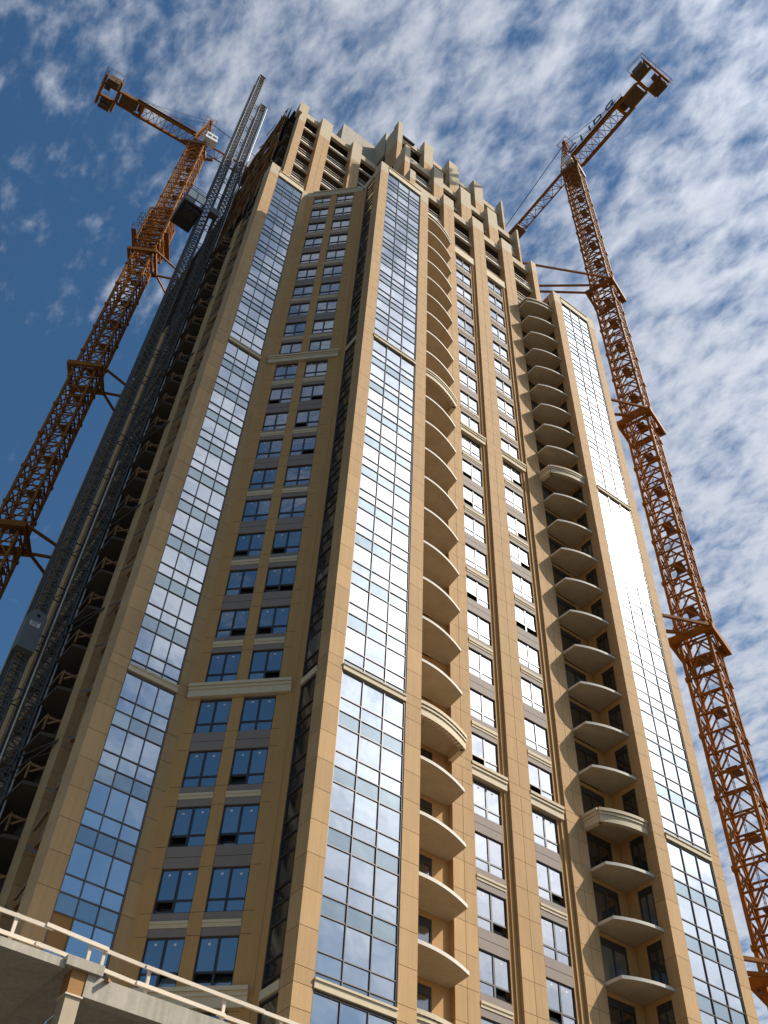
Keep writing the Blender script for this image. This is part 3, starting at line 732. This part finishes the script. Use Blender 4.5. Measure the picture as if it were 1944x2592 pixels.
    for xx in (0.25, 1.05, 1.85): cb.box(xx, xx + 0.12, -2.3, -2.2, zs + 0.75, zs + 1.65).box(xx, xx + 0.12, -1.15, -1.06, zs + 0.75, zs + 1.65)
    co = cb.build('operator_cab', 'cab_white', root)
    MB(MJ).box(0.35, 1.97, -2.25, -1.2, zs + 0.76, zs + 1.64).build('cab_glazing', 'glass_dark', co)
    MB(MJ).box(-1.3, -0.1, 1.05, 1.75, zs + 0.3, zs + 1.9).build('electric_cabinet', 'cab_white', root)
    # jib: triangular lattice
    j = MB(MJ); w = 0.75; hj = 1.55; n = int(jib_len / 1.9); dx = jib_len / n; xs0 = 1.1
    for y_ in (-w, w): j.bar((xs0, y_, zj), (xs0 + jib_len, y_, zj), 0.16)
    j.bar((xs0, 0, zj + hj), (xs0 + jib_len - 1, 0, zj + hj), 0.18)
    for k in range(n):
        xa = xs0 + k * dx; xb = xa + dx; xm = (xa + xb) / 2
        j.bar((xa, -w, zj), (xa, w, zj), 0.08); j.bar((xa, -w, zj), (xb, w, zj), 0.06)
        for y_ in (-w, w): j.bar((xa, y_, zj), (xm, 0, zj + hj), 0.08); j.bar((xm, 0, zj + hj), (xb, y_, zj), 0.08)
    j.build('jib', 'crane', root)
    tr = MB(MJ); tr.box(xs0 + 10, xs0 + 12.2, -0.95, 0.95, zj - 0.45, zj - 0.12); tr.box(xs0 + 10.4, xs0 + 11.6, -0.5, 0.5, zj + 0.2, zj + 0.8); tr.build('trolley', 'crane_dark', root)
    # counter-jib: two plate girders, cross bracing, machinery deck, ballast
    c = MB(MJ); w = 0.95; e = -cjib_len
    for y_ in (-w, w): c.box(e, -1.0, y_ - 0.13, y_ + 0.13, zj - 0.05, zj + 0.42)
    n = 7; st_ = (cjib_len * 0.62) / n
    for k in range(n):
        xa = -1.2 - k * st_; xb = xa - st_
        c.bar((xa, -w, zj + 0.1), (xa, w, zj + 0.1), 0.10); c.bar((xa, -w, zj + 0.1), (xb, w, zj + 0.1), 0.07); c.bar((xa, w, zj + 0.12), (xb, -w, zj + 0.12), 0.07)
    c.box(-1.2 - cjib_len * 0.62 - 0.5, -1.2 - cjib_len * 0.62, -w, w, zj, zj + 0.4)
    c.build('counter_jib', 'crane', root)
    d = MB(MJ); d.box(e + 0.2, -1.2 - cjib_len * 0.62 - 1.2, -w + 0.14, w - 0.14, zj + 0.0, zj + 0.12); d.box(e + 0.4, e + 2.8, -0.7, 0.7, zj + 0.45, zj + 1.7); d.tube((e + 3.4, -0.6, zj + 1.0), (e + 3.4, 0.6, zj + 1.0), 0.5, 12); d.build('winch_deck', 'ballast', root)
    gr = MB(MJ); gr.box(e + 2.5, -1.2, w + 0.14, w + 0.42, zj + 0.38, zj + 0.42); gr.box(e + 2.5, -1.2, -w - 0.42, -w - 0.14, zj + 0.38, zj + 0.42); gr.build('walkway', 'crane_dark', root)
    wr = MB(MJ); rails(wr, [(e + 2.5, w + 0.40), (-1.2, w + 0.40)], zj + 0.42); rails(wr, [(e + 2.5, -w - 0.40), (-1.2, -w - 0.40)], zj + 0.42); wr.build('walkway_railing', 'crane_dark', root)
    fr = MB(MJ)                                               # ballast cradle: two cross beams, side platforms, blocks between
    fr.box(e - 0.50, e - 0.18, -2.4, 2.4, zj - 0.1, zj + 0.45).box(e - 2.9, e - 2.58, -2.4, 2.4, zj - 0.1, zj + 0.45)
    for y_ in (-w, w): fr.box(e - 2.58, e - 0.50, y_ - 0.14, y_ + 0.14, zj - 0.08, zj + 0.43)
    fr.box(e - 0.18, e, -w, w, zj, zj + 0.4)
    fr.build('ballast_cradle', 'crane', root)
    for y0_, y1_, z0_, z1_ in ((-2.35, -1.95, -0.9, 0.9), (-1.90, -1.52, -0.9, 0.7), (-1.47, -1.12, -0.7, 0.9), (-0.75, -0.30, -0.2, 1.0), (1.13, 1.50, -0.5, 1.2), (1.60, 1.98, -0.9, 1.1), (2.05, 2.38, -0.9, 0.9)):
        k_ = random.uniform(0, 0.25)
        MB(MJ).box(e - 2.5 + k_, e - 0.56 - (1.0 if -1 < y0_ < 0 else 0), y0_, y1_, zj + z0_, zj + z1_).build('ballast_block', 'ballast', root)
    br = MB(MJ); rails(br, [(e - 0.3, -2.9), (e - 3.1, -2.9), (e - 3.1, 2.9), (e - 0.3, 2.9)], zj + 0.45, 1.1); br.bar((e - 0.35, -2.9, zj + .46), (e - 0.35, 2.9, zj + .46), 0.1); br.bar((e - 2.75, -2.9, zj + .46), (e - 2.75, 2.9, zj + .46), 0.1); br.build('ballast_railing', 'crane_dark', root)
    # pendant lines
    for y_ in (-0.35, 0.35):
        MB(MJ).tube((0, y_ * 0.5, ap), (e + 2.0, y_ * 2.6, zj + 0.45), 0.035, 6).build('pendant_line', 'cable', root)
    MB(MJ).bar((0, 0, ap), (xs0 + jib_len * 0.6, 0, zj + hj), 0.09).build('jib_pendant', 'cable', root)
    if letters:
        dg = bpy.context.evaluated_depsgraph_get()
        for ch, along in (('C', -2.0), ('I', -3.9), ('I', -5.6), ('D', -7.2), ('G', -9.6)):
            f = bpy.data.curves.new('letter', 'FONT'); f.body = ch; f.size = 2.5; f.extrude = 0.05; f.offset = 0.04; f.align_x = 'CENTER'
            to = bpy.data.objects.new('letter_curve', f); COL.objects.link(to); bpy.context.view_layer.update()
            me = bpy.data.meshes.new_from_object(to.evaluated_get(bpy.context.evaluated_depsgraph_get())); bpy.data.objects.remove(to); me.name = 'letter'
            me.materials.clear(); me.materials.append(MATS['blue_paint'])
            lo = bpy.data.objects.new('letter', me); COL.objects.link(lo); lo.parent = root
            # upright along the side of the counter-jib, reading from outside
            Ml = MJ @ Matrix.Translation((along, letters, zj + Z0 + 0.45)) @ Matrix.Rotation(math.pi, 4, 'Z') @ Matrix.Rotation(R(90), 4, 'X')
            lo.matrix_local = Matrix.Translation((-x0, -y0, 0)) @ Ml
        sb = MB(MJ)
        for k in range(7): sb.bar((-2.4 - k * 1.35, 1.0, zj + 0.4), (-2.4 - k * 1.35, letters, zj + 1.0), 0.05)
        sb.build('lettering_bracket', 'crane_dark', root)
    return root
def ties_left(z):
    return [((-11.0, 32.7), (-6.55, 33.5)), ((-9.4, 35.55), (-6.55, 34.2)), ((-9.4, 35.6), (-6.55, 37.5))]
def ties_right(z):
    if z < 77: return [((31.75, -0.6), (27.1, 1.4)), ((31.3, 0.9), (27.1, 3.6)), ((30.85, 2.5), (27.1, 5.0))]
    return [((31.75, -0.6), (22.0, 4.5)), ((31.3, 0.9), (22.0, 8.4)), ((30.85, 2.5), (22.0, 9.0))]
crane((-11.7, 35.0), 135.9, R(-30), R(-6), (97.8, 71.4, 46.4, 20.0), 'yellow tower crane with a climbing cage, behind the hoist masts on the shaded side', ties_left, 42, 13.2, climb=(100.8, 110.2), apex=11.2)
crane((33.0, 1.4), 128.8, R(18), R(89), (91.2, 64.6, 36.2, 10.5), 'orange tower crane with blue lettering on its counter-jib, beside the sunlit corner glass bay', ties_right, 44, 14.2, letters=1.5, apex=11.6)
cw_ = None

# ================================================================== CONSTRUCTION HOIST on the shaded side
HX1, HX2, HY = -8.62, -10.08, 17.0
hoist = empty('construction_hoist', (-9.35, HY, 0), 'grey twin-mast lattice construction hoist climbing the shaded side of the tower', 'hoist')
hs = MB(raw=True); hw = 0.36
for sx in (-1, 1):
    for sy in (-1, 1): hs.tube((sx * hw, sy * hw, 0), (sx * hw, sy * hw, 3.0), 0.045, 8)
for k in range(6):
    z0, z1 = k * 0.5, (k + 1) * 0.5
    for A, B_ in (((-hw, -hw), (hw, -hw)), ((hw, -hw), (hw, hw)), ((hw, hw), (-hw, hw)), ((-hw, hw), (-hw, -hw))):
        hs.bar((*A, z0 + 0.03), (*B_, z0 + 0.03), 0.05); hs.bar((*A, z0), (*B_, z1), 0.045) if k % 2 else hs.bar((*B_, z0), (*A, z1), 0.045)
hs.box(-hw - 0.14, -hw - 0.06, -0.05, 0.05, 0, 3.0); hs.box(hw + 0.06, hw + 0.14, -0.05, 0.05, 0, 3.0)
hm = hs.mesh('mast_section'); hm.materials.append(MATS['steel'])
for x, top in ((HX1, 119.5), (HX2, 126.6)):
    z = 0.0
    while z + 3 < top + Z0: put('mast_section', hm, hoist, (x, HY, z)); z += 3.0
    tb = MB(raw=True); tb.bar((x - 0.3, HY, z), (x - 0.1, HY, z + 0.9), 0.1); tb.box(x - 0.45, x + 0.45, HY - 0.45, HY + 0.45, z, z + 0.12); tb.build('mast_top', 'steel_dark', hoist)
# power-rail conduits running along the masts
pc = MB(); pc.tube((HX1 + 0.55, HY - 0.5, -18), (HX1 + 0.55, HY - 0.5, 116), 0.06, 8); pc.build('guide_pipe', 'galvanised', hoist)
pc = MB(); pc.tube((HX1 - 0.50, HY - 0.52, -18), (HX1 - 0.50, HY - 0.52, 40), 0.045, 8); pc.build('guide_pipe', 'timber', hoist)
pc = MB(); pc.box(HX2 - 0.60, HX2 - 0.50, HY - 0.06, HY + 0.06, -18, 122); pc.build('cable_trough', 'steel_dark', hoist)
pc = MB(); pc.box(HX1 - 0.60, HX1 - 0.52, HY - 0.05, HY + 0.05, -18, 112); pc.build('cable_trough', 'steel_dark', hoist)
for k, z in enumerate(range(-14, 118, 4)):
    t = MB(); t.bar((HX2 + 0.36, HY - 0.3, z), (HX1 - 0.36, HY - 0.3, z), 0.06).bar((HX2 + 0.36, HY - 0.3, z), (HX1 - 0.36, HY - 0.3, z + 1.1), 0.05).bar((HX2 + 0.36, HY - 0.3, z + 1.1), (HX1 - 0.36, HY - 0.3, z + 1.1), 0.06)
    t.build('mast_link', 'steel_dark', hoist)
for z in (5.5, 15.0, 24.5, 34.0, 43.5, 53.0, 62.5, 72.0):
    t = MB(); t.tube((HX1 + 0.3, HY - 0.4, z), (-7.3, 13.6, z - 0.1), 0.055, 6); t.tube((HX1 + 0.3, HY - 0.4, z - 0.9), (-7.3, 13.6, z - 0.15), 0.05, 6); t.tube((HX1 + 0.3, HY + 0.3, z), (-7.0, 14.8, z), 0.05, 6)
    t.build('wall_tie', 'steel_dark', hoist)
# the hoist car and its counterweight hang on the masts: things of their own
car = empty('hoist_car', (-11.7, HY, 79.2 + Z0), 'boxy dark hoist car with pale sheet panels, high on the outer mast', 'hoist car')
c = MB(); c.box(-12.75, -10.62, 15.6, 18.6, 79.2, 79.4)
for x in (-12.7, -11.7, -10.7):
    for y in (15.65, 18.55): c.bar((x, y, 79.2), (x, y, 82.0), 0.09)
for z in (80.3, 82.0):
    c.bar((-12.7, 15.65, z), (-10.7, 15.65, z), 0.09).bar((-12.7, 18.55, z), (-10.7, 18.55, z), 0.09).bar((-12.7, 15.65, z), (-12.7, 18.55, z), 0.09).bar((-10.7, 15.65, z), (-10.7, 18.55, z), 0.09)
c.build('cage_frame', 'steel_dark', car)
c = MB()
for k in range(7): c.box(-12.72 + k * 0.3, -12.5 + k * 0.3, 15.62, 18.58, 79.08, 79.19)
c.box(-12.3, -10.9, 15.9, 17.2, 78.75, 79.07); c.build('floor_joist', 'steel_dark', car)
for x0, x1, z0, z1 in ((-12.6, -11.75, 80.4, 81.9), (-11.65, -10.78, 80.4, 81.9), (-12.6, -11.75, 79.45, 80.2)):
    MB().box(x0, x1, 15.63, 15.66, z0, z1).build('sheet_panel', 'cab_white' if z0 > 80 else 'steel', car)
MB().box(-12.74, -12.71, 15.7, 18.5, 79.45, 81.9).build('sheet_panel', 'steel', car)
MB().box(-10.05 + .1, -9.0, 15.7, 16.4, 80.2, 81.4).build('door_panel', 'steel', car)
rl = MB(); rails(rl, [(-12.6, 15.7), (-10.8, 15.7), (-10.8, 18.5), (-12.6, 18.5)], 82.05, 0.9, True); rl.build('roof_railing', 'steel', car)
hb = MB()
for k in range(14):
    a0, a1 = k / 14, (k + 1) / 14; hb.tube((-12.2 + 1.7 * a0, 15.9, 78.9 - 0.5 * math.sin(a0 * 9)), (-12.2 + 1.7 * a1, 15.9, 78.9 - 0.5 * math.sin(a1 * 9)), 0.06, 6)
hb.build('trailing_cable', 'cable', car)
cwt = empty('hoist_counterweight', (HX2, HY - 0.7, 21.1 + Z0), 'grey steel counterweight with a white notice, low on the outer hoist mast', 'counterweight')
M0 = Matrix.Translation((HX2 - 0.1, HY - 0.95, 0))
pts = [(-0.55, 21.2), (0.55, 21.2), (0.55, 23.6)] + [(0.55 * math.cos(t), 23.6 + 0.55 * math.sin(t)) for t in [math.pi * k / 10 for k in range(1, 10)]] + [(-0.55, 23.6)]
cm = MB(M0 @ Matrix.Rotation(R(90), 4, 'X')); cm.z = 0
cm2 = MB(); n = len(pts)
vs = [(HX2 - 0.1 + x, HY - 1.0, z) for x, z in pts] + [(HX2 - 0.1 + x, HY - 0.45, z) for x, z in pts]
cm2._add(vs, [tuple(range(n)), tuple(range(2 * n - 1, n - 1, -1))] + [(k, k + n, (k + 1) % n + n, (k + 1) % n) for k in range(n)])
cm2.build('weight_block', 'cw_grey', cwt)
MB().tube((HX2 - 0.1, HY - 1.012, 23.75), (HX2 - 0.1, HY - 1.002, 23.75), 0.12, 14).build('lifting_eye', 'net', cwt)
nb = MB().box(HX2 - 0.42, HX2 + 0.18, HY - 1.02, HY - 1.003, 22.9, 23.28).build('notice_board', 'sticker', cwt)
lt = MB().box(HX2 - 0.38, HX2 + 0.14, HY - 1.026, HY - 1.021, 23.19, 23.25)
for k in range(4): lt.box(HX2 - 0.36, HX2 + random.uniform(-0.05, 0.12), HY - 1.026, HY - 1.021, 22.95 + k * 0.055, 22.97 + k * 0.055)
lt.build('notice_print', 'cable', nb)

# ================================================================== CONCRETE DECK with its timber guard rail
DY = -1.44; DZ = -2.63
deck = empty('concrete_deck', (-12, 0, 0), 'unfinished cast concrete deck with beam and column in front of the tower foot', 'parking deck')
MB().box(-26, -8.68, DY, 6.3, DZ - 0.26, DZ).build('slab', 'concrete', deck)
MB().box(-8.7, -7.50, DY - 0.12, 6.2, DZ - 0.18, DZ + 0.12).build('drop_beam', 'concrete', deck)
MB().box(-7.48, -0.4, DY + 0.12, 2.4, DZ - 0.40, DZ - 0.17).build('slab', 'concrete', deck)
MB().box(-7.92, 2.5, DY + 0.0, DY + 0.40, DZ - 0.86, DZ - 0.19).build('edge_beam', 'concrete', deck)
MB().box(-8.40, -7.94, DY + 0.04, DY + 0.6, -18.5, DZ - 0.92).build('column', 'cream_wall', deck)
MB().box(-8.41, -7.93, DY + 0.03, DY + 0.61, DZ - 0.90, DZ - 0.19).build('column_head_form', 'plywood', deck)
MB().box(-8.45, -7.89, DY - 0.01, DY + 0.65, DZ - 0.93, DZ - 0.885).build('form_clamp', 'timber', deck)
for x in (-14.5, -20.5): MB().box(x, x + 0.46, DY + 0.3, DY + 0.8, -18.5, DZ - 0.26).build('column', 'concrete', deck)
for x in (-3.0, 1.0): MB().box(x, x + 0.46, DY + 1.3, DY + 1.8, -18.5, DZ - 0.40).build('column', 'concrete', deck)
MB().bar((-7.40, DY - 0.2, DZ - 0.26), (-7.05, DY + 0.35, DZ - 0.10), 0.12, 0.10).build('timber_offcut', 'timber_dark', deck)
MB().box(-26, 2.5, 6.32, 6.5, -18.5, DZ - 0.1).build('rear_wall', 'concrete', deck)
rail_t = empty('guard_rail', (-8, -0.84, DZ + Z0), 'timber guard rail of posts and two rails along the concrete deck edge', 'guard rail')
RY = -0.95
for x, zb, zt in ((-15.2, DZ, -1.62), (-12.8, DZ, -1.63), (-10.36, DZ, -1.64), (-7.90, DZ + 0.12, -1.72), (-7.42, DZ - 0.19, -1.74), (-5.82, DZ - 0.18, -1.83), (-3.06, DZ - 0.18, -1.87), (-0.86, DZ - 0.18, -1.90)):
    MB().box(x - 0.05, x + 0.05, RY - 0.05, RY + 0.05, zb, zt + 0.03).build('post', 'timber', rail_t)
    MB().bar((x + 0.02, RY + 0.06, zb + 0.04), (x + 0.10, RY - 0.08, zb + 0.04), 0.05, 0.07).build('post_cleat', 'timber', rail_t)
for x0, z0, x1, z1, dy in ((-15.4, -1.68, -9.2, -1.71, -0.075), (-9.45, -1.66, -7.35, -1.75, -0.115), (-7.8, -1.77, -5.5, -1.86, -0.075), (-6.0, -1.85, -1.6, -1.915, -0.115), (-2.3, -1.91, 1.6, -1.96, -0.075)):
    MB().bar((x0, RY + dy, z0), (x1, RY + dy, z1), 0.045, 0.12).build('top_rail', 'timber', rail_t)
for x0, z0, x1, z1, dy in ((-15.4, -2.28, -9.35, -2.31, -0.075), (-9.6, -2.31, -7.95, -2.36, -0.115), (-7.36, -2.37, -5.95, -2.43, -0.075), (-6.2, -2.41, -3.0, -2.46, -0.115), (-3.3, -2.47, 1.6, -2.53, -0.075)):
    MB().bar((x0, RY + dy, z0), (x1, RY + dy, z1), 0.045, 0.12).build('lower_rail', 'timber', rail_t)
